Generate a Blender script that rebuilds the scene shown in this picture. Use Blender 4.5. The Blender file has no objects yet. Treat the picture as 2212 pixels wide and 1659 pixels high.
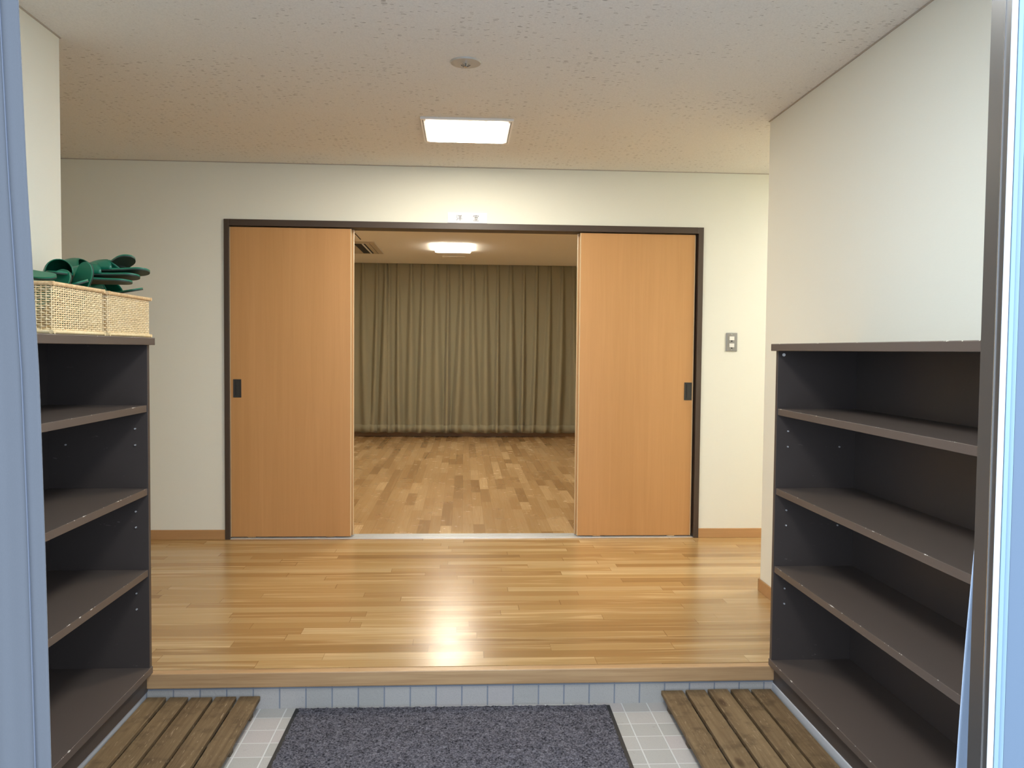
import bpy, bmesh, math, random
from mathutils import Vector, Matrix
random.seed(7)
S = bpy.context.scene
COL = S.collection

# ------------------------------------------------------------------ camera
cam = bpy.data.cameras.new('camera'); cam.sensor_width = 36; cam.lens = 1790.0 / 2212 * 36
cam.clip_start = 0.02; cam.clip_end = 100
co = bpy.data.objects.new('camera', cam); COL.objects.link(co)
R_, U_, F_ = Vector((.998264, -.058137, .009392)), Vector((-.006981, .041535, .999113)), Vector((.058475, .997444, -.041057))
m = Matrix((( R_.x, U_.x, -F_.x, 0), (R_.y, U_.y, -F_.y, 0), (R_.z, U_.z, -F_.z, 1.367), (0, 0, 0, 1)))
co.matrix_world = m
S.camera = co
# ------------------------------------------------------------------ world: pale overcast daylight, bluish
W = bpy.data.worlds.new('world'); S.world = W; W.use_nodes = True
wn = W.node_tree.nodes; wl = W.node_tree.links
bg = wn['Background']
tc = wn.new('ShaderNodeTexCoord'); sx = wn.new('ShaderNodeSeparateXYZ'); cr = wn.new('ShaderNodeValToRGB')
wl.new(tc.outputs['Generated'], sx.inputs[0]); wl.new(sx.outputs['Z'], cr.inputs[0]); wl.new(cr.outputs[0], bg.inputs[0])
cr.color_ramp.elements[0].color = (.62, .74, .92, 1); cr.color_ramp.elements[1].color = (.74, .84, 1, 1)
bg.inputs[1].default_value = 4.0
# ------------------------------------------------------------------ exposure
S.view_settings.view_transform = 'Standard'; S.view_settings.look = 'None'
S.view_settings.gamma = 1; S.view_settings.use_curve_mapping = False
S.view_settings.exposure = 0.0
S.cycles.max_bounces = 10; S.cycles.diffuse_bounces = 6; S.cycles.glossy_bounces = 5
S.cycles.caustics_reflective = False; S.cycles.caustics_refractive = False
S.cycles.sample_clamp_indirect = 6
S.cycles.blur_glossy = 1.0; S.cycles.use_denoising = True
S.cycles.denoising_input_passes = 'RGB_ALBEDO_NORMAL'; S.cycles.denoising_prefilter = 'ACCURATE'
LAMP_HALL = 56.0
FILL_RIGHT = 78.0
LAMP_BACK = 44.0
LAMP_GENKAN = 57.0
WARM = (1.0, .91, .76)
NEUTRAL = (1.0, .98, .94)
COOL = (.90, .96, 1.0)

# ------------------------------------------------------------------ helpers: objects
def tag(o, label=None, cat=None, group=None, kind=None):
    if label: o['label'] = label
    if cat: o['category'] = cat
    if group: o['group'] = group
    if kind: o['kind'] = kind
    return o
def thing(name, label, cat, loc=(0, 0, 0), group=None, rz=0):
    o = bpy.data.objects.new(name, None); COL.objects.link(o); o.location = loc; o.rotation_euler = (0, 0, rz)
    o.empty_display_size = .05
    return tag(o, label, cat, group)
def obj(name, bm, mat, parent=None, smooth=False, bevel=0, segs=2):
    bmesh.ops.recalc_face_normals(bm, faces=bm.faces)
    me = bpy.data.meshes.new(name); bm.to_mesh(me); bm.free()
    o = bpy.data.objects.new(name, me); COL.objects.link(o)
    for mm in (mat if isinstance(mat, (list, tuple)) else [mat]): me.materials.append(mm)
    if smooth:
        for p in me.polygons: p.use_smooth = True
    if bevel:
        md = o.modifiers.new('bevel', 'BEVEL'); md.width = bevel; md.segments = segs; md.limit_method = 'ANGLE'
    if parent: o.parent = parent
    return o
def B(): return bmesh.new()
def box(bm, x0, x1, y0, y1, z0, z1):
    v = [bm.verts.new((x, y, z)) for x in (x0, x1) for y in (y0, y1) for z in (z0, z1)]
    for f in ((0, 1, 3, 2), (4, 6, 7, 5), (0, 4, 5, 1), (2, 3, 7, 6), (0, 2, 6, 4), (1, 5, 7, 3)):
        bm.faces.new([v[i] for i in f])
    return bm
def bx(*a): return box(B(), *a)
def prism(bm, pts, z0, z1):
    a = [bm.verts.new((x, y, z0)) for x, y in pts]; b = [bm.verts.new((x, y, z1)) for x, y in pts]
    n = len(pts)
    bm.faces.new(a[::-1]); bm.faces.new(b)
    for i in range(n): bm.faces.new((a[i], a[(i + 1) % n], b[(i + 1) % n], b[i]))
    return bm
def tube(bm, p0, p1, r, n=10, r1=None):
    p0, p1 = Vector(p0), Vector(p1); d = (p1 - p0).normalized()
    a = d.orthogonal().normalized(); b = d.cross(a); r1 = r if r1 is None else r1
    A = [bm.verts.new(p0 + r * (math.cos(t) * a + math.sin(t) * b)) for t in [2 * math.pi * i / n for i in range(n)]]
    Bv = [bm.verts.new(p1 + r1 * (math.cos(t) * a + math.sin(t) * b)) for t in [2 * math.pi * i / n for i in range(n)]]
    for i in range(n): bm.faces.new((A[i], A[(i + 1) % n], Bv[(i + 1) % n], Bv[i]))
    bm.faces.new(A[::-1]); bm.faces.new(Bv)
    return bm
def struct(name, bm, mat, parent=None, **k):
    o = obj(name, bm, mat, parent, **k)
    if not parent: o['kind'] = 'structure'
    return o
def dup(root, loc=None, rz=None):
    r = root.copy(); COL.objects.link(r)
    if loc is not None: r.location = loc
    if rz is not None: r.rotation_euler = (0, 0, rz)
    for ch in list(root.children):
        c = ch.copy(); COL.objects.link(c); c.parent = r
        for g in list(ch.children):
            d = g.copy(); COL.objects.link(d); d.parent = c
    return r

# ------------------------------------------------------------------ helpers: materials
class NT:
    def __init__(s, name, rough=.5, base=(.5, .5, .5), metal=0, spec=.5, coat=0, coat_r=.1):
        s.m = bpy.data.materials.new(name); s.m.use_nodes = True
        s.t = s.m.node_tree; s.p = s.t.nodes['Principled BSDF']
        s.p.inputs['Base Color'].default_value = (*base, 1); s.p.inputs['Roughness'].default_value = rough
        s.p.inputs['Metallic'].default_value = metal; s.p.inputs['Specular IOR Level'].default_value = spec
        s.p.inputs['Coat Weight'].default_value = coat; s.p.inputs['Coat Roughness'].default_value = coat_r
    def n(s, typ, **k):
        nd = s.t.nodes.new('ShaderNode' + typ)
        for a, b in k.items(): setattr(nd, a, b)
        return nd
    def l(s, a, b): s.t.links.new(a, b)
    def set(s, sock, v):
        if hasattr(v, 'links') or isinstance(v, bpy.types.NodeSocket): s.l(v, sock)
        else: sock.default_value = v
    def math(s, op, a, b=None, c=None, clamp=False):
        nd = s.n('Math', operation=op, use_clamp=clamp)
        for i, v in enumerate((a, b, c)):
            if v is not None: s.set(nd.inputs[i], v)
        return nd.outputs[0]
    def pos(s, obj=False):
        if obj: return s.n('TexCoord').outputs['Object']
        return s.n('NewGeometry').outputs['Position']
    def xyz(s, v):
        nd = s.n('SeparateXYZ'); s.l(v, nd.inputs[0]); return nd.outputs
    def vec(s, x, y, z):
        nd = s.n('CombineXYZ')
        for i, v in enumerate((x, y, z)): s.set(nd.inputs[i], v)
        return nd.outputs[0]
    def scale(s, v, k):
        nd = s.n('VectorMath', operation='MULTIPLY'); s.l(v, nd.inputs[0]); nd.inputs[1].default_value = k
        return nd.outputs[0]
    def noise(s, v, sc=1, detail=3, rough=.5, dist=0):
        nd = s.n('TexNoise'); s.l(v, nd.inputs['Vector']); nd.inputs['Scale'].default_value = sc
        nd.inputs['Detail'].default_value = detail; nd.inputs['Roughness'].default_value = rough; nd.inputs['Distortion'].default_value = dist
        return nd.outputs[0]
    def white(s, v):
        nd = s.n('TexWhiteNoise', noise_dimensions='3D'); s.l(v, nd.inputs['Vector']); return nd
    def ramp(s, f, stops, interp='LINEAR'):
        nd = s.n('ValToRGB'); s.l(f, nd.inputs[0]); r = nd.color_ramp; r.interpolation = interp
        while len(r.elements) < len(stops): r.elements.new(.5)
        for e, (p, c) in zip(r.elements, stops): e.position = p; e.color = (*c, 1) if len(c) == 3 else c
        return nd.outputs[0]
    def step(s, f, a, b):   # smooth 0..1 between a and b
        nd = s.n('MapRange', interpolation_type='SMOOTHSTEP'); s.l(f, nd.inputs[0])
        nd.inputs[1].default_value = a; nd.inputs[2].default_value = b; return nd.outputs[0]
    def mix(s, f, a, b, mode='MIX'):
        nd = s.n('Mix', data_type='RGBA', blend_type=mode)
        s.set(nd.inputs[0], f)
        for i, v in ((6, a), (7, b)):
            if isinstance(v, tuple): v = (*v, 1) if len(v) == 3 else v
            s.set(nd.inputs[i], v)
        return nd.outputs[2]
    def bump(s, h, strength=.3, dist=.002):
        nd = s.n('Bump'); nd.inputs['Strength'].default_value = strength; nd.inputs['Distance'].default_value = dist
        s.l(h, nd.inputs['Height']); s.l(nd.outputs[0], s.p.inputs['Normal'])
    def base(s, c): s.l(c, s.p.inputs['Base Color']); return s

def plain(name, base, rough=.5, metal=0, spec=.5, **k): return NT(name, rough, base, metal, spec, **k).m

def mat_wall(name, base):
    t = NT(name, .9, base, spec=.15)
    p = t.pos(); x, y, z = t.xyz(p)
    n = t.noise(t.scale(p, (60, 60, 420)), 1, 3)
    t.base(t.mix(t.math('MULTIPLY', n, .10), base, tuple(c * .75 for c in base)))
    t.bump(n, .12, .001); return t.m
WALLP = mat_wall('wallpaper_cream', (.82, .822, .725))

def mat_ceiling():
    base = (.80, .80, .77)
    t = NT('ceiling_board_fissured', .95, base, spec=.1)
    p = t.pos(); d = t.n('VectorMath', operation='ADD')
    nz = t.n('TexNoise'); t.l(p, nz.inputs['Vector']); nz.inputs['Scale'].default_value = 38; nz.inputs['Detail'].default_value = 2
    sb = t.n('VectorMath', operation='MULTIPLY_ADD'); t.l(nz.outputs['Color'], sb.inputs[0]); sb.inputs[1].default_value = (.02, .02, .02); t.l(p, sb.inputs[2])
    q = t.scale(sb.outputs[0], (34, 125, 1))
    v = t.n('TexVoronoi'); t.l(q, v.inputs['Vector']); v.inputs['Scale'].default_value = 1
    c = t.xyz(v.outputs['Color'])
    big = t.noise(p, 2.2, 2)
    thr = t.math('MULTIPLY', t.step(c[0], .50, .98), t.math('MULTIPLY', t.step(big, .25, .6), .36))
    mask = t.math('LESS_THAN', v.outputs['Distance'], thr)
    fine = t.noise(p, 160, 3)
    col = t.mix(t.step(fine, .35, .8), base, tuple(k * .90 for k in base))
    t.base(t.mix(t.math('MULTIPLY', mask, .55), col, (.22, .20, .18)))
    t.bump(t.math('SUBTRACT', t.math('MULTIPLY', fine, .3), mask), .35, .003)
    return t.m
CEIL = mat_ceiling()
CEIL2 = mat_wall('ceiling_board_plain', (.86, .83, .76))

def mat_parquet(name, ax, wid, ln, cols, rough, streak=.35):
    # staves of width wid, average length ln, running along ax (0 = x, 1 = y)
    t = NT(name, rough, (.5, .3, .1), spec=.5)
    p = t.pos(); c = t.xyz(p)
    u, v = (c[0], c[1]) if ax == 0 else (c[1], c[0])
    row = t.math('FLOOR', t.math('DIVIDE', v, wid))
    fv = t.math('FRACT', t.math('DIVIDE', v, wid))
    off = t.math('MULTIPLY', t.white(t.vec(row, 3.1, .7)).outputs[0], 9.0)
    lrow = t.math('MULTIPLY_ADD', t.white(t.vec(row, 8.1, 2.7)).outputs[0], ln * .7, ln * .65)
    uu = t.math('ADD', t.math('DIVIDE', u, lrow), off)
    # displace joints by a wobble so lengths vary in a row
    uu = t.math('ADD', uu, t.math('MULTIPLY', t.math('SINE', t.math('MULTIPLY', uu, 2.1)), .28))
    colm = t.math('FLOOR', uu); fu = t.math('FRACT', uu)
    w = t.white(t.vec(row, colm, 1.3)); rnd = w.outputs[0]; rc = t.xyz(w.outputs[1])
    tone = t.ramp(rnd, cols)
    # grain: long streaks, different per stave
    g = t.vec(t.math('ADD', t.math('MULTIPLY', u, 3.0), t.math('MULTIPLY', rc[0], 40)), t.math('MULTIPLY', v, 130), t.math('MULTIPLY', rc[1], 30))
    gr = t.noise(g, 1, 4, .6, .5)
    g2 = t.noise(t.vec(t.math('MULTIPLY', u, 1.2), t.math('MULTIPLY', v, 22), t.math('MULTIPLY', rc[2], 30)), 1, 3, .5, 1.0)
    col = t.mix(t.step(gr, .35, .75), tone, t.mix(.5, tone, (.36, .19, .07)))
    col = t.mix(t.math('MULTIPLY', t.step(g2, .5, .75), streak), col, (.86, .62, .33))
    eu = t.math('MULTIPLY', t.math('MINIMUM', fu, t.math('SUBTRACT', 1, fu)), ln)
    ev = t.math('MULTIPLY', t.math('MINIMUM', fv, t.math('SUBTRACT', 1, fv)), wid)
    gap = t.math('SUBTRACT', 1, t.math('MULTIPLY', t.step(eu, .0006, .0025), t.step(ev, .0002, .0012)))
    t.base(t.mix(t.math('MULTIPLY', gap, .55), col, (.15, .07, .02)))
    t.set(t.p.inputs['Roughness'], t.math('MULTIPLY_ADD', t.noise(p, 9, 3), .10, rough - .05))
    return t.m
OAK = [(0, (.25, .14, .045)), (.18, (.34, .20, .075)), (.5, (.40, .25, .10)), (.8, (.45, .30, .135)), (1, (.51, .36, .18))]
OAK2 = [(0, (.30, .175, .070)), (.2, (.40, .245, .105)), (.6, (.47, .30, .135)), (.88, (.52, .345, .165)), (1, (.66, .46, .24))]
PARQ = mat_parquet('parquet_oak_hall', 0, .0755, .95, OAK, .24)
PARQ2 = mat_parquet('parquet_oak_room', 1, .076, .66, OAK2, .26, .12)

def mat_wood(name, a, b, axis, rough=.4, gs=1.0, knots=0, spec=.4):
    t = NT(name, rough, a, spec=spec)
    p = t.pos(True)
    oi = t.n('ObjectInfo').outputs['Random']
    ad = t.n('VectorMath', operation='ADD'); t.l(p, ad.inputs[0]); t.l(t.vec(t.math('MULTIPLY', oi, 13), t.math('MULTIPLY', oi, 7), t.math('MULTIPLY', oi, 29)), ad.inputs[1]); p = ad.outputs[0]
    k = [70 * gs] * 3; k[axis] = 2.2 * gs
    g = t.noise(t.scale(p, tuple(k)), 1, 5, .6, .8)
    k2 = [9.0 * gs] * 3; k2[axis] = .6 * gs
    g2 = t.noise(t.scale(p, tuple(k2)), 1, 3, .5, .6)
    f = t.math('ADD', t.math('MULTIPLY', g, .55), t.math('MULTIPLY', g2, .55))
    col = t.ramp(f, [(.36, a), (.72, b)])
    if knots:
        k3 = [9.0] * 3; k3[axis] = 3.6
        v = t.n('TexVoronoi'); t.l(t.scale(p, tuple(k3)), v.inputs['Vector']); v.inputs['Scale'].default_value = 1
        msk = t.math('MULTIPLY', t.math('SUBTRACT', 1, t.step(v.outputs['Distance'], .05, .17)), t.step(t.xyz(v.outputs['Color'])[0], .62, .66))
        col = t.mix(t.math('MULTIPLY', msk, .8), col, (.06, .032, .014))
        blot = t.noise(p, 14, 4, .6)
        col = t.mix(t.math('MULTIPLY', t.step(blot, .48, .72), .45), col, tuple(c * .38 for c in a))
        scr = t.noise(t.scale(p, (160, 14, 60)), 1, 2, .5, 1.5)
        col = t.mix(t.math('MULTIPLY', t.step(scr, .63, .72), .35), col, (.55, .42, .27))
    t.base(col); t.bump(g, .15 if not knots else .5, .001)
    return t.m
DOORW = mat_wood('door_veneer_beech', (.50, .265, .10), (.57, .31, .125), 2, .38, .55)
DOOREDGE = mat_wood('door_edge_strip', (.66, .50, .30), (.74, .58, .36), 2, .45, .8)
BASEW = mat_wood('baseboard_wood', (.42, .235, .10), (.50, .29, .13), 0, .4)
NOSE = mat_wood('step_nosing_oak', (.36, .20, .09), (.56, .36, .18), 0, .35, 1.2)
SLATW = mat_wood('weathered_cedar', (.105, .065, .031), (.225, .152, .078), 1, .75, 1, knots=1, spec=.2)
BATT = plain('batten_dark_wood', (.12, .085, .05), .8)
BRONZE = plain('door_frame_dark_brown', (.062, .042, .030), .42)

def mat_cab():
    base = (.055, .044, .039)
    t = NT('brown_painted_board', .42, base, spec=.45)
    p = t.pos(); n = t.noise(t.scale(p, (30, 30, 30)), 1, 4)
    col = t.mix(t.math('MULTIPLY', n, .35), base, (.068, .055, .048))
    sc = t.noise(t.scale(p, (15, 240, 90)), 1, 2, .5, 2.)
    col = t.mix(t.math('MULTIPLY', t.step(sc, .74, .78), .25), col, (.4, .36, .32))
    t.base(col); t.bump(n, .05, .001); return t.m
CAB = mat_cab()
def mat_chip():
    # same paint, with chipped arrises showing pale board: object origin lies on the top front edge line
    base = (.095, .074, .062)
    t = NT('brown_board_chipped_edge', .42, base, spec=.45)
    o = t.pos(True); x, y, z = t.xyz(o)
    d = t.math('ADD', t.math('ABSOLUTE', z), t.math('ABSOLUTE', x))
    n = t.noise(t.vec(0., t.math('MULTIPLY', y, 16), t.math('MULTIPLY', t.n('ObjectInfo').outputs['Random'], 50)), 1, 5, .75)
    thr = t.math('MULTIPLY', t.step(n, .52, .80), .006)
    mk = t.math('LESS_THAN', d, thr)
    t.base(t.mix(mk, base, (.62, .58, .52))); return t.m
CHIP = mat_chip()

def mat_tile(name, pitch, ox, oy, vertical=False):
    t = NT(name, .75, (.5, .5, .5), spec=.3)
    p = t.pos(); x, y, z = t.xyz(p)
    if vertical: y = z
    ux = t.math('DIVIDE', t.math('SUBTRACT', x, ox), pitch); uy = t.math('DIVIDE', t.math('SUBTRACT', y, oy), pitch)
    fx = t.math('FRACT', ux); fy = t.math('FRACT', uy)
    ex = t.math('MINIMUM', fx, t.math('SUBTRACT', 1, fx)); ey = t.math('MINIMUM', fy, t.math('SUBTRACT', 1, fy))
    e = t.math('MULTIPLY', t.math('MINIMUM', ex, ey), pitch)
    gr = t.math('SUBTRACT', 1, t.step(e, .0018, .0034))
    rnd = t.white(t.vec(t.math('FLOOR', ux), t.math('FLOOR', uy), 0.)).outputs[0]
    base = t.ramp(rnd, [(0, (.38, .365, .33)), (.5, (.42, .40, .365)), (1, (.44, .395, .37))])
    sp = t.noise(p, 260, 3, .7)
    col = t.mix(t.math('MULTIPLY', t.step(sp, .5, .72), .45), base, (.25, .24, .23))
    dirt = t.noise(p, 18, 4, .7)
    col = t.mix(t.math('MULTIPLY', t.step(dirt, .66, .74), .5), col, (.22, .20, .18))
    gc = (.56, .56, .53) if not vertical else (.22, .24, .27)
    if vertical: base = t.ramp(rnd, [(0, (.165, .195, .235)), (1, (.205, .24, .29))])
    t.base(t.mix(gr, col, gc))
    rel = t.noise(p, 60 if not vertical else 45, 4, .6)
    t.bump(t.math('SUBTRACT', t.math('MULTIPLY', rel, .5 if not vertical else .9), t.math('MULTIPLY', gr, .6)), .4, .004)
    return t.m
TILEF = mat_tile('genkan_floor_tile', .0985, .620, 2.956)
TILEV = mat_tile('genkan_riser_tile', .0985, -.786, -.02, True)
CURBM = plain('pale_mortar_curb', (.42, .43, .44), .8)

def mat_pile():
    t = NT('grey_loop_pile', 1.0, (.1, .1, .1), spec=.05)
    p = t.pos()
    a = t.noise(p, 150, 3, .7); b = t.noise(p, 45, 3, .6)
    f = t.math('ADD', t.math('MULTIPLY', a, .75), t.math('MULTIPLY', b, .25))
    t.base(t.ramp(f, [(.36, (.010, .010, .013)), (.50, (.10, .096, .11)), (.66, (.23, .22, .245))]))
    t.bump(a, .9, .006); return t.m
PILE = mat_pile()
RUB = plain('black_rubber', (.012, .012, .013), .6)
ALU = plain('sill_aluminium', (.85, .83, .78), .38, .8)
WHITEP = plain('white_enamel', (.82, .80, .76), .45)
STEEL = plain('brushed_steel_plate', (.30, .30, .31), .35, .85)
CHROME = plain('chrome', (.8, .8, .8), .15, 1.0)
DARKP = plain('dark_pull_metal', (.045, .047, .045), .35, .3)
BLACK = plain('black_void', (.012, .012, .014), .6)
INK = plain('black_ink', (.03, .03, .03), .8)
PIN = plain('shelf_pin_metal', (.55, .55, .55), .3, .2)
SIGNM = plain('white_sign_plastic', (.90, .90, .90), .6)
LABELW = plain('pale_switch_rocker', (.80, .80, .76), .35)
ACW = plain('air_conditioner_plastic', (.55, .49, .38), .5)
LALU = NT('pale_door_aluminium', .4, (.26, .38, .47), .35).m
LALU2 = NT('white_door_frame', .35, (.62, .66, .68), 0.0).m
LALU3 = NT('blue_grey_door_frame', .35, (.115, .165, .225), 0.0).m
JAMB = NT('bronze_anodised_jamb', .33, (.145, .135, .122), .75).m
EXTW = mat_wall('outside_render', (.6, .6, .57))
GROUND = plain('outside_paving', (.55, .56, .57), .9)

def mat_fabric(name, a, b, fine=900, transl=0):
    t = NT(name, .85, a, spec=.15)
    p = t.pos(); n = t.noise(t.scale(p, (fine, fine, fine * .25)), 1, 2)
    x, y, z = t.xyz(p)
    t.base(t.mix(n, a, b)); t.p.inputs['Sheen Weight'].default_value = .15
    return t.m
DRAPE = mat_fabric('olive_taupe_drape', (.30, .275, .18), (.345, .315, .215))
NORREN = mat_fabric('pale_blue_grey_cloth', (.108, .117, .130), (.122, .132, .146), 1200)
NORREN_LIT = mat_fabric('pale_blue_grey_cloth_daylit', (.40, .50, .64), (.44, .54, .68), 1200)  # same cloth as the left curtain, daylight on it put into the colour
SEAM = plain('seam_thread', (.13, .15, .19), .9)
GREEN = plain('green_slipper_vinyl', (.006, .13, .07), .38)
GREEN2 = plain('green_slipper_insole', (.009, .165, .085), .45)
SOLEB = plain('dark_green_outsole', (.016, .034, .024), .6)
def mat_wicker(name, a, b):
    t = NT(name, .5, a, spec=.4); p = t.pos()
    t.base(t.mix(t.step(t.noise(p, 70, 3), .35, .7), a, b)); return t.m
WICK = mat_wicker('rattan_cream', (.80, .62, .34), (.88, .72, .44))
WICKD = mat_wicker('rattan_rim', (.62, .40, .20), (.76, .56, .31))

def emis(name, col, st):
    mt = bpy.data.materials.new(name); mt.use_nodes = True; nt = mt.node_tree
    nt.nodes.remove(nt.nodes['Principled BSDF']); e = nt.nodes.new('ShaderNodeEmission')
    e.inputs[0].default_value = (*col, 1); e.inputs[1].default_value = st
    nt.links.new(e.outputs[0], nt.nodes['Material Output'].inputs[0]); return mt

# ================================================================== the setting
ZF = .142; ZC = 2.528; D = 5.342
struct('floor_genkan', bx(-1.65, 1.65, 1.30, 3.135, -.08, 0), TILEF)
struct('step_riser', bx(-1.65, 1.65, 3.135, 3.165, -.08, ZF - .058), TILEV)
nb = struct('trim_1', bx(-1.65, 1.65, 3.127, 3.167, ZF - .058, ZF - .0005), NOSE, bevel=.004)
struct('floor_hall', bx(-4.1, 4.1, 3.168, D, -.08, ZF), PARQ)
struct('floor_room', bx(-2.6, 3.0, 5.462, 11.85, -.08, ZF), PARQ2)
struct('ceiling', bx(-4.1, 4.1, 1.30, D + .13, ZC, ZC + .12), CEIL)
struct('ceiling_room', bx(-2.6, 3.0, D + .13, 11.46, 2.535, 2.66), CEIL2)
b = box(bx(-2.6, 3.0, 11.44, 11.85, 2.70, 2.76), -2.6, 3.0, 11.44, 11.46, 2.655, 2.72)
struct('ceiling_curtain_recess', b, CEIL2)
struct('wall_left', bx(-1.65, -1.53, 1.45, 3.266, 0, ZC), WALLP)
struct('wall_left_return', bx(-4.0, -1.65, 3.146, 3.266, 0, ZC), WALLP)
struct('wall_right', bx(1.53, 1.65, 1.45, 4.133, 0, ZC), WALLP)
struct('wall_right_return', bx(1.65, 4.0, 4.013, 4.133, 0, ZC), WALLP)
struct('wall_hall_left', bx(-4.1, -4.0, 3.146, D + .12, 0, ZC), WALLP)
struct('wall_hall_right', bx(4.0, 4.1, 4.013, D + .12, 0, ZC), WALLP)
# back wall with the wide door opening
XL, XR, ZT = -1.509, 1.551, 2.172
b = B(); box(b, -4.0, XL, D, D + .12, ZF, ZC); box(b, XR, 4.0, D, D + .12, ZF, ZC); box(b, XL, XR, D, D + .12, ZT, ZC)
struct('wall_back', b, WALLP)
struct('wall_room_left', bx(-2.6, -2.5, D + .12, 11.85, 0, 2.76), WALLP)
struct('wall_room_right', bx(2.9, 3.0, D + .12, 11.85, 0, 2.76), WALLP)
struct('wall_room_back', bx(-2.5, 2.9, 11.72, 11.85, 0, 2.76), WALLP)
# entrance wall (behind the jambs) and outside ground
b = B(); box(b, -1.65, -.95, 1.33, 1.45, 0, ZC); box(b, .96, 1.65, 1.33, 1.45, 0, ZC); box(b, -.95, .96, 1.33, 1.45, 2.25, ZC)
struct('wall_front', b, EXTW)
struct('ground_outside', bx(-8, 8, -8, 1.30, -.12, -.03), GROUND)
# skirting boards
struct('baseboard_back', box(bx(-4.0, XL, D - .009, D, ZF, ZF + .062), XR, 4.0, D - .009, D, ZF, ZF + .062), BASEW, bevel=.002)
struct('baseboard_right', box(bx(1.521, 1.53, 3.2, 4.142, ZF, ZF + .062), 1.521, 4.0, 4.133, 4.142, ZF, ZF + .062), BASEW, bevel=.002)
struct('baseboard_left', bx(-4.0, -1.521, 3.266, 3.275, ZF, ZF + .062), BASEW, bevel=.002)
struct('baseboard_room', bx(-2.5, 2.9, 11.705, 11.72, ZF, ZF + .062), BASEW)
# thin shadow trims where walls meet ceiling
TRIMC = plain('ceiling_trim', (.45, .41, .35), .6)
struct('trim_2', box(box(bx(-4, 4, D - .006, D, ZC - .004, ZC), -1.53, -1.524, 1.45, 3.272, ZC - .004, ZC), 1.524, 1.53, 1.45, 4.139, ZC - .004, ZC), TRIMC)

# ------------------------------------------------------------------ doorway frame and the four sliding panels
b = B(); yf0, yf1 = D - .012, D + .13
box(b, XL, XL + .031, yf0, yf1, ZF, ZT); box(b, XR - .034, XR, yf0, yf1, ZF, ZT); box(b, XL + .031, XR - .034, yf0, yf1, ZT - .040, ZT)
struct('door_1', b, BRONZE, bevel=.002)
fr = bpy.data.objects['door_1']
sill = B()
box(sill, XL + .031, XR - .034, D + .0, D + .12, ZF - .01, ZF + .001)
for k in range(5): box(sill, XL + .031, XR - .034, D + .004 + k * .027, D + .009 + k * .027, ZF, ZF + .006)
o = obj('sill_track', sill, ALU, fr)
def panel(x0, x1, y, label, pullx=None, edge=None):
    t = thing('sliding_door', label, 'door', ((x0 + x1) / 2, y, ZF), 'beech sliding door panels')
    w = (x1 - x0) / 2; z0, z1 = .014, ZT - ZF - .046
    leaf = obj('door_leaf', bx(-w, w, -.016, .016, z0, z1), DOORW, t, bevel=.0015)
    for s in (-1, 1):
        obj('edge_strip', bx(*( (w, w + .004) if s > 0 else (-w - .004, -w)), -.0155, .0155, z0, z1), DOOREDGE, t)
    obj('bottom_gap_roller', box(bx(-w + .10, -w + .15, -.008, .008, .002, z0), w - .15, w - .10, -.008, .008, .002, z0), CHROME, t).name = 'door_roller'
    if pullx is not None:
        px = pullx - (x0 + x1) / 2; zc = 1.107 - ZF
        bb = B()
        for a in ((px - .025, px - .020, zc - .058, zc + .058), (px + .020, px + .025, zc - .058, zc + .058), (px - .020, px + .020, zc + .053, zc + .058), (px - .020, px + .020, zc - .058, zc - .053)):
            box(bb, a[0], a[1], -.019, -.015, a[2], a[3])
        h = obj('door_pull', bb, DARKP, t, bevel=.0008)
        bb = bx(px - .020, px + .020, -.0172, -.0163, zc - .053, zc + .053)
        obj('pull_recess', bb, DARKP, h)
        obj('pull_grip', tube(B(), (px - .008, -.0185, zc - .045), (px - .008, -.0185, zc + .045), .002), BLACK, h)
    return t
panel(-1.474, -.722, D + .022, 'front left beech sliding door panel with recessed dark pull near the left jamb', -1.433)
panel(-1.462, -.712, D + .066, 'rear left beech sliding door panel, stacked behind the panel with the left pull')
panel(.752, 1.497, D + .022, 'front right beech sliding door panel with recessed dark pull near the right jamb', 1.469)
panel(.742, 1.514, D + .066, 'rear right beech sliding door panel, its edge peeping out behind the right front panel')

# ------------------------------------------------------------------ sign above the door
t = thing('room_sign', 'small white room sign lettered in Japanese above the sliding doorway', 'sign', (.0175, D, 2.207))
obj('sign_plate', bx(-.126, .126, -.010, 0, -.030, .032), SIGNM, t, bevel=.001)
obj('sign_lower_strip', bx(-.126, .126, -.012, 0, -.034, -.0305), STEEL, t)  # thin grey strip along the lower edge of the plate
def strokes(lines, x0, z0, s, w):
    bb = B()
    for ln in lines:
        for (a, c), (d, e) in zip(ln, ln[1:]):
            p, q = Vector((x0 + a * s, z0 + c * s)), Vector((x0 + d * s, z0 + e * s)); dr = (q - p)
            L = dr.length; dr.normalize(); nn = Vector((-dr.y, dr.x)) * w / 2; p = p - dr * w * .4; q = q + dr * w * .4
            vs = [bb.verts.new((v.x, y, v.y)) for y in (-.0108, -.0099) for v in (p - nn, q - nn, q + nn, p + nn)]
            for f in ((0, 1, 2, 3), (4, 7, 6, 5), (0, 4, 5, 1), (1, 5, 6, 2), (2, 6, 7, 3), (3, 7, 4, 0)): bb.faces.new([vs[i] for i in f])
    return bb
yo = [[(.08, .94), (.2, .85)], [(.03, .68), (.16, .59)], [(.06, .06), (.14, .22), (.21, .42)], [(.44, .98), (.51, .84)], [(.86, .98), (.76, .84)],
      [(.36, .81), (.94, .81)], [(.39, .58), (.91, .58)], [(.31, .33), (1, .33)], [(.65, .81), (.65, .0)]]
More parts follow.
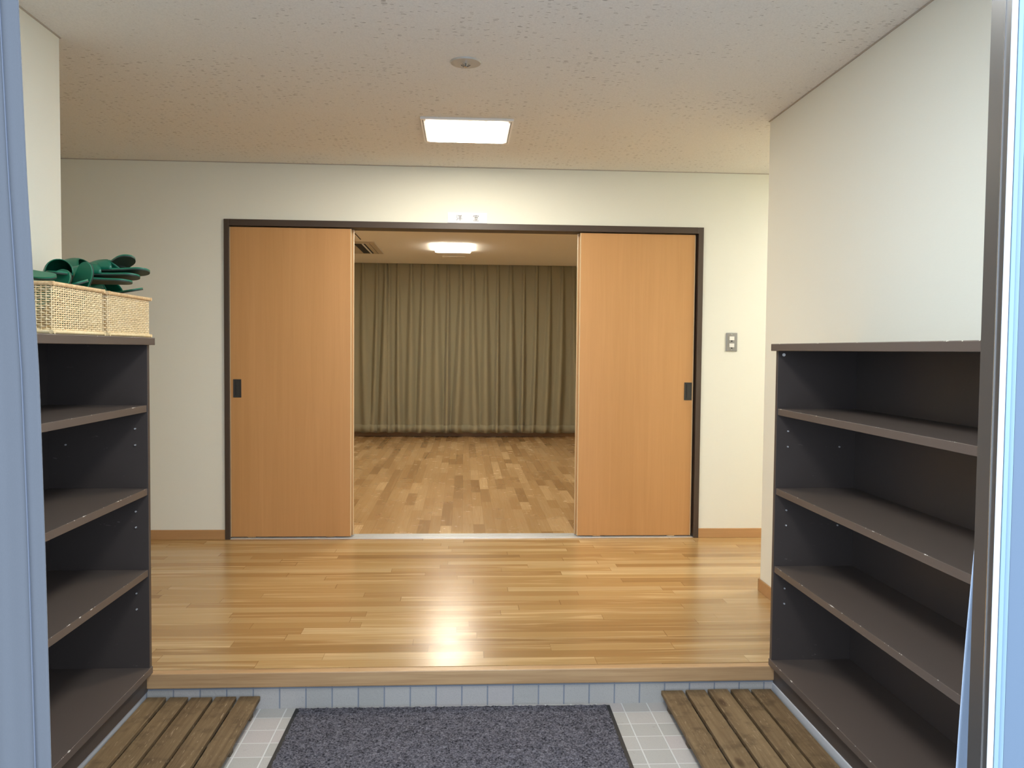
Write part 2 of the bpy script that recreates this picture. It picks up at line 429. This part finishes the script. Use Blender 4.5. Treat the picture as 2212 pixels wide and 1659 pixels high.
sh = [[(.5, 1.02), (.5, .9)], [(.06, .72), (.06, .88), (.94, .88), (.94, .74)], [(.2, .71), (.8, .71)], [(.48, .71), (.3, .5), (.74, .54)], [(.64, .64), (.80, .46)],
      [(.5, .42), (.5, .03)], [(.18, .27), (.82, .27)], [(.05, .03), (.95, .03)]]
obj('character', strokes(yo, -.070, -.020, .036, .0026), INK, t)
obj('character', strokes(sh, .037, -.020, .036, .0026), INK, t)

# ------------------------------------------------------------------ switch plate
t = thing('light_switch', 'steel wall switch plate with two pale rocker switches right of the doorway', 'light switch', (1.7505, D, 1.432))
obj('switch_plate', bx(-.037, .037, -.006, 0, -.060, .060), STEEL, t, bevel=.003, segs=3)
for zz in (.024, -.022):
    r_ = obj('rocker', bx(-.016, .016, -.010, -.005, zz - .012, zz + .013), LABELW, t, bevel=.001)
    obj('indicator', bx(-.004, .004, -.0085, -.005, zz - .021, zz - .014), BLACK, r_)
for zz in (.050, -.050):
    obj('screw', tube(B(), (0, -.0075, zz), (0, -.005, zz), .0028), CHROME, t)

# ------------------------------------------------------------------ ceiling lamps
def ceiling_lamp(x, y, z, w, l, label, st, group=None, col=None):
    t = thing('ceiling_light', label, 'ceiling light', (x, y, z), group)
    b = B(); a, c = w / 2, l / 2; e = .028; th = .012
    box(b, -a, -a + e, -c, c, -th, 0); box(b, a - e, a, -c, c, -th, 0); box(b, -a + e, a - e, -c, -c + e, -th, 0); box(b, -a + e, a - e, c - e, c, -th, 0)
    fr = obj('lamp_frame', b, WHITEP, t, bevel=.002)
    for s in (-1, 1): obj('frame_slit', bx(s * (a - e * .45) - .0015, s * (a - e * .45) + .0015, -c + .02, c - .02, -th - .0006, -th + .0006), INK, fr)
    b = B(); pts = []
    r = .02
    for cx, cy, a0 in ((a - e - r, c - e - r, 0), (-a + e + r, c - e - r, 90), (-a + e + r, -c + e + r, 180), (a - e - r, -c + e + r, 270)):
        for k in range(5): q = math.radians(a0 + k * 22.5); pts.append((cx + r * math.cos(q), cy + r * math.sin(q)))
    prism(b, pts, -th - .003, -.002)
    obj('diffuser', b, emis('diffuser_glow', col or WARM, st), t)
    return t
ceiling_lamp(.009, 4.445, ZC, .470, .470, 'square flush ceiling light over the wooden hall floor, lit', LAMP_HALL)
ceiling_lamp(3.1, 4.70, ZC, .470, .470, 'added unseen fill light, built as a square ceiling light, in the right arm of the hall', FILL_RIGHT, col=NEUTRAL)  # added out of view to brighten the right side, stands in for side daylight
ceiling_lamp(.05, 2.10, ZC, .470, .470, 'square flush ceiling light over the tiled entrance floor', LAMP_GENKAN, col=COOL)
# back-room lamp: a deeper rounded surface fitting
t = thing('room_ceiling_light', 'rounded surface ceiling light in the curtained room beyond the doorway, lit', 'ceiling light', (-.134, 9.56, 2.535))
obj('lamp_frame', bx(-.195, .195, -.32, .32, -.006, 0), WHITEP, t, bevel=.002)
o = obj('lamp_shade', bx(-.208, .208, -.335, .335, -.026, -.006), emis('shade_glow', WARM, LAMP_BACK), t, bevel=.009, segs=4)
ceiling_lamp(-.137, 6.9, 2.535, .47, .70, 'added unseen flush ceiling light in the curtained room, nearer the doorway than the rounded one', LAMP_BACK)  # added out of view to brighten the room floor near the doorway
t = thing('ceiling_cover', 'thin pale rectangular ceiling cover between the far room light and curtain', 'ceiling cover', (-.13, 10.55, 2.535))
obj('cover_plate', bx(-.14, .14, -.07, .07, -.006, 0), CEIL2, t, bevel=.002)
obj('cover_rim', box(bx(-.145, .145, -.076, -.071, -.008, 0), -.145, .145, .071, .076, -.008, 0), ACW, t)

# sprinkler head
t = thing('sprinkler', 'round recessed metal sprinkler head on the ceiling in front of the square light', 'sprinkler', (0.0, 3.406, ZC))
b = B(); bmesh.ops.create_cone(b, cap_ends=True, segments=48, radius1=.060, radius2=.064, depth=.006, matrix=Matrix.Translation((0, 0, -.003)))
obj('escutcheon', b, plain('escutcheon_grey', (.50, .50, .47), .4, .3), t)
b = B(); tube(b, (0, 0, -.020), (0, 0, -.004), .006)
hd = obj('sprinkler_head', b, CHROME, t)
for k in range(8):
    q = 2 * math.pi * k / 8; c, s = math.cos(q), math.sin(q)
    b = B(); tube(b, (.006 * c, .006 * s, -.019), (.019 * c, .019 * s, -.012), .0016, 6)
    obj('deflector_tooth', b, CHROME if k % 2 else DARKP, t)

# air conditioner cassette in the back room ceiling
t = thing('air_conditioner', 'ceiling cassette air conditioner with dark louvre slot seen past the left door panel', 'air conditioner', (-1.45, 9.72, 2.5345))
obj('cassette_panel', bx(-.47, .47, -.52, .52, -.014, 0), ACW, t, bevel=.004)
obj('louvre_slot', bx(.235, .315, -.45, .45, -.0165, -.0135), BLACK, t)
obj('louvre_blade', bx(.322, .337, -.45, .45, -.022, -.0135), WHITEP, t)
obj('louvre_slot', bx(.340, .356, -.45, .45, -.0165, -.0135), BLACK, t)
obj('panel_groove', bx(.405, .409, -.50, .50, -.0148, -.0135), INK, t)
t = thing('ceiling_hatch', 'slim dark ceiling slot edge nearer than the air conditioner by the left door', 'ceiling hatch', (-1.11, 8.78, 2.535))
obj('hatch_edge', bx(-.005, .005, -.23, .23, -.003, 0), INK, t)
obj('hatch_panel', bx(-.46, -.006, -.23, .23, -.002, 0), CEIL2, t)

# ------------------------------------------------------------------ drapes of the back room
PLE = [-2.37, -2.19, -2.0, -1.82, -1.62, -1.39, -1.20, -1.08, -1.03, -.91, -.73, -.57, -.38, -.22, -.04, .12, .30, .47, .65, .83, 1.01, 1.19, 1.37, 1.53]
def drape():
    b = B(); x0, x1, z0, z1 = -2.45, 1.56, .204, 2.62
    NX, NZ = 900, 44
    rnd = [(random.uniform(-.065, .065), random.uniform(.45, 1.4), random.uniform(.5, 1.3), random.uniform(-.5, .5)) for _ in PLE]
    rows = []
    for j in range(NZ + 1):
        f = j / NZ; z = z1 + (z0 - z1) * f; row = []
        for i in range(NX + 1):
            x = x0 + (x1 - x0) * i / NX; y = 0
            for k, px in enumerate(PLE):
                dx, am, wd, sk = rnd[k]
                c = px + dx * f * f
                w = (.011 + (.047 * wd - .011) * min(1, f * 1.25) ** .7)
                u = (x - c) / w
                if abs(u) < 4: y -= (.034 + .072 * am * min(1, f * 1.5)) * math.exp(-abs(u) ** 2.6 * .8) * (1 + sk * u * .25)
            y += .012 * math.sin(x * 9 + 2 * f) * f
            zz = z + (.006 * math.sin(x * 33) - .07 * y) * (f ** 8)
            row.append(b.verts.new((x, 11.58 + y, zz)))
        rows.append(row)
    for j in range(NZ):
        for i in range(NX): b.faces.new((rows[j][i], rows[j][i + 1], rows[j + 1][i + 1], rows[j + 1][i]))
    return b, rows
b, rows = drape()
t = thing('curtain', 'floor length olive grey pleated curtain across the far wall of the room', 'curtain', (0, 0, 0))
cl = obj('curtain_cloth', b, DRAPE, t, smooth=True)
md = cl.modifiers.new('th', 'SOLIDIFY'); md.thickness = .004
obj('curtain_rail', bx(-2.45, 1.62, 11.53, 11.57, 2.63, 2.70), WHITEP, t)
# hem: the doubled lower 10 cm
me = cl.data; hb = B(); NXX = 901
idx = lambda j, i: me.vertices[j * NXX + i].co
prev = None; lastr = 44
for i in range(0, NXX):
    p = idx(lastr, i); q = idx(lastr - 2, i)
    pair = (hb.verts.new((p.x, p.y - .0045, p.z)), hb.verts.new((q.x, q.y - .0045, q.z)), )
    if prev: hb.faces.new((prev[0], pair[0], pair[1], prev[1]))
    prev = pair
hm = obj('curtain_hem', hb, DRAPE, t, smooth=True); md = hm.modifiers.new('th', 'SOLIDIFY'); md.thickness = .003
t = thing('tieback_hook', 'small dark tieback hook on the wall at the right edge of the far curtain', 'hook', (1.60, 11.56, 1.31))
obj('hook_bar', tube(tube(B(), (0, .16, 0), (0, 0, 0), .006), (0, 0, 0), (0, -.004, .05), .006), DARKP, t)

# ------------------------------------------------------------------ shoe cabinets
def cabinet(side, XF, label):
    # side +1: on the right, opening faces -x. local x runs from the front plane (0) into the cabinet
    s = side
    y0, y1 = 1.56, 3.140
    t = thing('shoe_cabinet', label, 'shoe cabinet', (XF, 0, 0), 'brown open shoe cabinets')
    dp = abs(1.53 * s - XF)
    def bb(x0, x1, ya, yb, z0, z1):
        return bx(*((x0, x1) if s > 0 else (-x1, -x0)), ya, yb, z0, z1)
    o = obj('top_board', bb(-.016, dp, y0 - .015 - 0, y1 + .015, -.0275, 0), CHIP, t, bevel=.002); o.location = (0, 0, 1.400)
    if s: o.location = (-.016 * s, 0, 1.400)
    # shift mesh so that the origin lies on the front arris
    for v in o.data.vertices: v.co.x += .016 * s
    obj('side_panel', bb(0, dp, y1 - .020, y1, .148, 1.3725), CAB, t, bevel=.001)
    obj('side_panel', bb(0, dp, y0, y0 + .020, .148, 1.3725), CAB, t, bevel=.001)
    obj('back_panel', bb(dp - .012, dp, y0 + .02, y1 - .02, .168, 1.3725), CAB, t)
    for z in (1.151, .843, .539):
        o = obj('shelf', bb(0, dp - .012, y0 + .02, y1 - .0205, -.025, 0), CHIP, t, bevel=.0012); o.location = (.003 * s, 0, z)
    o = obj('bottom_board', bb(0, dp, y0, y1, -.026, 0), CHIP, t, bevel=.0015); o.location = (-.004 * s, 0, .1685)
    obj('kick_board', bb(.014, .032, y0, y1 - .005, .074, .142), CAB, t)
    for z in (1.064, 1.004, .757, .698, .451, .391):
        for xx in ((.045, dp - .075) if z in (1.004, .698) else (.045,)):
            p = obj('shelf_pin', tube(B(), (s * xx, y1 - .026, z), (s * xx, y1 - .020, z), .0030, 8), PIN, t)
    if s > 0:
        obj('screw_cap', tube(B(), (.022, y1 - .023, 1.358), (.022, y1 - .020, 1.358), .006, 14), WHITEP, t)
    return t
cabinet(1, 1.206, 'brown open shoe cabinet with bare chipped top against the right wall')
cabinet(-1, -1.161, 'brown open shoe cabinet with wicker baskets on top against the left wall')
struct('trim_3', box(bx(1.216, 1.53, 1.45, 3.135, 0, .074), -1.53, -1.181, 1.45, 3.135, 0, .074), CURBM, bevel=.003)

# ------------------------------------------------------------------ duckboards
def duckboard(x0, x1, y1, rot, label, gaps):
    t = thing('duckboard', label, 'duckboard', ((x0 + x1) / 2, y1, 0), 'wooden slatted duckboards', rot)
    L = 1.30; c = (x0 + x1) / 2; edges = [x0] + gaps + [x1]
    for k in range(5):
        a, b2 = edges[k] - c + (.006 if k else 0), edges[k + 1] - c - (.006 if k < 4 else 0)
        o = obj('slat', bx(-(b2 - a) / 2, (b2 - a) / 2, -L, 0, -.009, .009), SLATW, t, bevel=.0025)
        o.location = ((a + b2) / 2, random.uniform(-.004, .002), .047 + random.uniform(-.0015, .0015))
    for yy in (-.075, -.345, -.62, -.90, -1.2):
        obj('batten', bx(-(x1 - x0) / 2 + .012, (x1 - x0) / 2 - .012, yy - .018, yy + .018, 0, .0375), BATT, t, bevel=.002)
duckboard(-1.172, -.756, 3.122, 0.0, 'weathered five-slat wooden duckboard before the left shoe cabinet', [-1.108, -1.021, -.93, -.836][0:0] + [-1.108 + .012, -1.016, -.926, -.838])
duckboard(.772, 1.206, 3.120, -.006, 'weathered five-slat wooden duckboard before the right shoe cabinet', [.862, .950, 1.040, 1.122])

# ------------------------------------------------------------------ door mat
t = thing('door_mat', 'charcoal speckled entrance mat with black rubber edge on the tiled floor', 'door mat', (-.027, 3.118, 0), None, -.010)
w = .598; L = 1.5
obj('rubber_edge', bx(-w, w, -L, 0, .0005, .004), RUB, t)
b = B()
NXm, NYm = 150, 190
g = []
for j in range(NYm + 1):
    g.append([b.verts.new((-w + .016 + random.uniform(-.0025, .0025) * (i in (0, NXm)) + (2 * w - .032) * i / NXm, -.010 - (L - .02) * j / NYm, .009 + random.uniform(-.0022, .0022))) for i in range(NXm + 1)])
for j in range(NYm):
    for i in range(NXm): b.faces.new((g[j][i], g[j][i + 1], g[j + 1][i + 1], g[j + 1][i]))
ed = [e for e in b.edges if e.is_boundary]
r = bmesh.ops.extrude_edge_only(b, edges=ed)
for v in [x for x in r['geom'] if isinstance(x, bmesh.types.BMVert)]: v.co.z = .0035
obj('pile', b, PILE, t)

# ------------------------------------------------------------------ entrance: jamb of the doorway and hung cloth
jt = thing('door_jamb', 'dark bronze metal entrance jamb with pale aluminium outer strips at right', 'door jamb', (0, 0, 0))
b = B(); prism(b, [(.871, 1.300), (.871, 1.3135), (.8705, 1.314), (.8705, 1.351), (.90, 1.351), (.955, 1.33), (.955, 1.304), (.88, 1.304)], 0, 2.25)
obj('bronze_stile', b, JAMB, jt)
obj('stile_bead', bx(.8695, .8712, 1.3128, 1.3142, 0, 2.25), CHROME, jt)
b = B(); prism(b, [(.8715, 1.2995), (.8805, 1.297), (.8805, 1.3035), (.8715, 1.3035)], 0, 2.25)
obj('white_strip', b, LALU2, jt, bevel=.0008)
b = B(); prism(b, [(.8815, 1.296), (.8885, 1.295), (.8885, 1.3035), (.8815, 1.3035)], 0, 2.25)
obj('aluminium_strip', b, LALU, jt, bevel=.001)
b = B(); prism(b, [(.8895, 1.301), (.897, 1.296), (.897, 1.3035), (.8895, 1.3035)], 0, 2.25)
obj('aluminium_strip', b, LALU, jt, bevel=.001)
b = B(); prism(b, [(.898, 1.2975), (.990, 1.285), (.990, 1.3035), (.898, 1.3035)], 0, 2.25)
obj('blue_grey_stile', b, LALU3, jt)

def hung_cloth(name, edge, far, yb, label, sgn, seam_off, mat):
    # edge: list of (z, x) along the free hem, sgn +1 when the cloth extends to -x of the edge
    def ex(z):
        if z >= edge[0][0]: (z0, x0), (z1, x1) = edge[0], edge[1]
        else:
            for (z0, x0), (z1, x1) in zip(edge, edge[1:]):
                if z >= z1: break
        return x0 + (x1 - x0) * (z - z0) / (z1 - z0)
    t = thing(name, label, 'curtain', (0, 0, 0))
    def surf(u, z):   # u = distance from the hem
        x = ex(z) - sgn * u
        y = yb + .012 * math.sin(u * 55 + .6 + .5 * z) * min(1, u * 18) + .006 * math.sin(u * 23 + z)
        return x, y
    b = B(); NU, NZ = 60, 40; rows = []
    for j in range(NZ + 1):
        z = .05 + 2.12 * j / NZ
        rows.append([b.verts.new((*surf(far * i / NU, z), z)) for i in range(NU + 1)])
    for j in range(NZ):
        for i in range(NU): b.faces.new((rows[j][i], rows[j][i + 1], rows[j + 1][i + 1], rows[j + 1][i]))
    c = obj('cloth', b, mat, t, smooth=True); md = c.modifiers.new('th', 'SOLIDIFY'); md.thickness = .002; md.offset = 1
    b = B()
    prev = None
    for j in range(NZ + 1):
        z = .05 + 2.12 * j / NZ
        x, y = surf(seam_off, z)
        cur = [b.verts.new((x + a, y - .0045 + c2, z)) for a, c2 in ((-.0007, 0), (.0007, 0), (.0007, .003), (-.0007, .003))]
        if prev:
            for k in range(4): b.faces.new((prev[k], prev[(k + 1) % 4], cur[(k + 1) % 4], cur[k]))
        prev = cur
    obj('hem_seam', b, SEAM, t)
    obj('curtain_rod', tube(B(), (ex(2.17) + .02 * sgn, yb, 2.185), (ex(2.17) - sgn * far, yb, 2.185), .012), WHITEP, t)
hung_cloth('entrance_curtain', [(1.941, -.760), (1.655, -.751), (1.313, -.735), (1.024, -.729), (.636, -.723), (.05, -.716)], .30, 1.475,
           'pale blue-grey cloth hanging at the left side of the entrance', 1, .0275, NORREN)
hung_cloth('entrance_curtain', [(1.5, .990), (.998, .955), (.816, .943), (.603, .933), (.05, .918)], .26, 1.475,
           'pale blue-grey cloth sliver showing low behind the dark right jamb', -1, .03, NORREN_LIT)

# ------------------------------------------------------------------ wicker baskets
def basket(x0, x1, y0, y1, z0, h, label):
    cx, cy = (x0 + x1) / 2, (y0 + y1) / 2; w, l = (x1 - x0) / 2, (y1 - y0) / 2
    t = thing('wicker_basket', label, 'basket', (cx, cy, z0), 'rattan slipper baskets')
    loop = []; sp = .0145
    def seg(a, b2):
        n = max(2, round((Vector(b2) - Vector(a)).length / sp)); return [(a[0] + (b2[0] - a[0]) * k / n, a[1] + (b2[1] - a[1]) * k / n) for k in range(n)]
    cs = [(-w, -l), (w, -l), (w, l), (-w, l)]; nrm = [(0, -1), (1, 0), (0, 1), (-1, 0)]
    pts = []
    for k in range(4):
        for q in seg(cs[k], cs[(k + 1) % 4]): pts.append((q, nrm[k]))
    # stakes
    b = B()
    for (q, n_) in pts: tube(b, (q[0], q[1], .012), (q[0], q[1], h - .010), .0016, 5)
    obj('stakes', b, WICK, t)
    b = B(); nrow = 19; N = len(pts)
    for r_ in range(nrow):
        z = .016 + (h - .032) * r_ / (nrow - 1); sub = 3; sec = []
        hh = .00235 * random.uniform(.8, 1.12)
        for i in range(N):
            (q, n_), (q2, n2) = pts[i], pts[(i + 1) % N]
            for s_ in range(sub):
                f = s_ / sub; ph = math.pi * (i + f + r_)
                off = .0030 * math.cos(ph)
                x, y = q[0] + (q2[0] - q[0]) * f, q[1] + (q2[1] - q[1]) * f
                px, py = x + n_[0] * off, y + n_[1] * off
                zz = z + random.uniform(-.0006, .0006)
                sec.append([b.verts.new((px + n_[0] * a, py + n_[1] * a, zz + c)) for a, c in ((.0011, -hh * .6), (.0011, hh * .6), (-.0007, hh), (-.0007, -hh))])
        M = len(sec)
        for i in range(M):
            A, C = sec[i], sec[(i + 1) % M]
            for k in range(4): b.faces.new((A[k], A[(k + 1) % 4], C[(k + 1) % 4], C[k]))
    obj('weave', b, WICK, t)
    ov = .010
    for zz, nm in ((h - .006, 'top_rim'), (.007, 'bottom_rim')):
        b = B(); o_ = .003
        for (a, c) in (((w + o_, -l - ov), (w + o_, l + ov)), ((-w - o_, -l - ov), (-w - o_, l + ov)), ((-w - ov, -l - o_), (w + ov, -l - o_)), ((-w - ov, l + o_), (w + ov, l + o_))):
            tube(b, (a[0], a[1], zz), (c[0], c[1], zz), .0064, 14)
        obj(nm, b, WICKD if nm == 'top_rim' else WICK, t, smooth=False)
    obj('basket_base', bx(-w + .004, w - .004, -l + .004, l - .004, .003, .010), WICK, t)
    return t
basket(-1.455, -1.183, 2.460, 2.790, 1.400, .152, 'rectangular rattan basket with green slippers, nearer the entrance')
basket(-1.455, -1.183, 2.835, 3.195, 1.400, .150, 'rectangular rattan basket with green slippers at the far cabinet end')

# ------------------------------------------------------------------ slippers
def wfun(t):
    w = .034 + .012 * (math.sin(math.pi * min(1, max(0, (t - .3) / 1.15))) if t > .3 else 0)
    if t < .16: w *= math.sqrt(max(0, 1 - ((.16 - t) / .16) ** 2))
    if t > .78: w *= math.sqrt(max(0, 1 - ((t - .78) / .22) ** 2)) * 1.0
    return w
LEN = .255
def slipper_meshes():
    N = 44; ts = [.5 - .5 * math.cos(math.pi * k / N) for k in range(N + 1)]
    ts[0] = .001; ts[-1] = .999
    def outline(sc): return [(wfun(t) * sc, t * LEN) for t in ts] + [(-wfun(t) * sc, t * LEN) for t in reversed(ts)]
    b1 = prism(B(), outline(1.0), 0, .005)
    b2 = prism(B(), outline(.985), .005, .009)
    b3 = B(); M = 14; rows = []
    us = [.44 + .545 * k / 14 for k in range(15)]
    for t in us:
        k = (t - .44) / .545; h = .050 * (1 - k ** 2.2) * (1 - .12 * (1 - k)) + .006
        row = []
        for i in range(M + 1):
            a = math.pi * i / M
            yy = t * LEN + (.035 * math.sin(a) ** 2 * (1 - k) if k < 1 else 0)
            row.append(b3.verts.new((wfun(t) * 1.03 * math.cos(a), yy, .005 + h * math.sin(a) ** .8)))
        rows.append(row)
    for j in range(len(rows) - 1):
        for i in range(M): b3.faces.new((rows[j][i], rows[j][i + 1], rows[j + 1][i + 1], rows[j + 1][i]))
    b3.faces.new(rows[-1])
    return b1, b2, b3
b1, b2, b3 = slipper_meshes()
proto = thing('slipper', '', 'slipper', (0, 0, 0))
obj('outsole', b1, SOLEB, proto, bevel=.0012)
obj('insole', b2, GREEN2, proto)
up = obj('upper', b3, GREEN, proto, smooth=True)
md = up.modifiers.new('th', 'SOLIDIFY'); md.thickness = .0028; md.offset = -1
SL = [ # heel tip, toe direction, up normal, label
 ((-1.089, 2.95, 1.624), (-1, 0.1, -0.07), (0, 0.25, 1), 'green slipper whose heel sticks out farthest right over the basket rim'),
 ((-1.167, 3.0, 1.679), (-0.75, 0.45, -0.35), (0, 0.3, 1), 'topmost green slipper of the pile, heel tilted up to the right'),
 ((-1.114, 2.93, 1.603), (-1, 0.05, -0.03), (0, 0.2, 1), 'green slipper directly beneath the one that sticks out farthest right'),
 ((-1.128, 2.9, 1.581), (-1, 0.0, 0.02), (0, 0.12, 1), 'dark green slipper, lowest of the flat stack over the basket joint'),
 ((-1.154, 3.05, 1.568), (-0.8, 0.3, -0.1), (0, -0.2, 1), 'green slipper tip low at the far right end of the far basket'),
 ((-1.223, 2.59, 1.583), (-0.42, 0.9, 0.03), (0.05, 0, 1), 'green slipper near the left with its dark open mouth facing the entrance'),
 ((-1.177, 2.7, 1.628), (-0.45, 0.25, -0.85), (-0.3, -0.9, 0.2), 'green slipper with pale heel tilted up right of the dark open mouth'),
 ((-1.20, 2.62, 1.588), (-0.7, 0.12, -0.52), (-0.3, -0.9, 0.2), 'green slipper with small rounded heel below the dark open mouth, above the near rim'),
 ((-1.172, 2.66, 1.564), (-0.9, 0.3, -0.2), (0, -0.3, 1), 'green slipper showing only a thin heel strip above the near basket rim'),
 ((-1.263, 3.06, 1.608), (-0.88, 0.35, 0.14), (0, 0.05, 1), 'green slipper at the back whose arched toe tops the left of the pile'),
 ((-1.211, 2.54, 1.564), (-0.95, 0.2, 0.12), (0, -0.3, 1), 'green slipper partly hidden by the hanging cloth at the left end'),
 ((-1.211, 3.04, 1.649), (-0.6, 0.75, -0.12), (0, 0.1, 1), 'green slipper between the topmost heel and the farthest right heel'),
]
for i, (h, d, n_, lab) in enumerate(SL):
    o = proto if i == 0 else dup(proto)
    y = Vector(d).normalized(); z = Vector(n_); z = (z - z.dot(y) * y).normalized(); x = y.cross(z)
    o.matrix_world = Matrix(((x.x, y.x, z.x, h[0]), (x.y, y.y, z.y, h[1]), (x.z, y.z, z.z, h[2]), (0, 0, 0, 1)))
    o['label'] = lab; o['group'] = 'green slippers piled in the baskets'
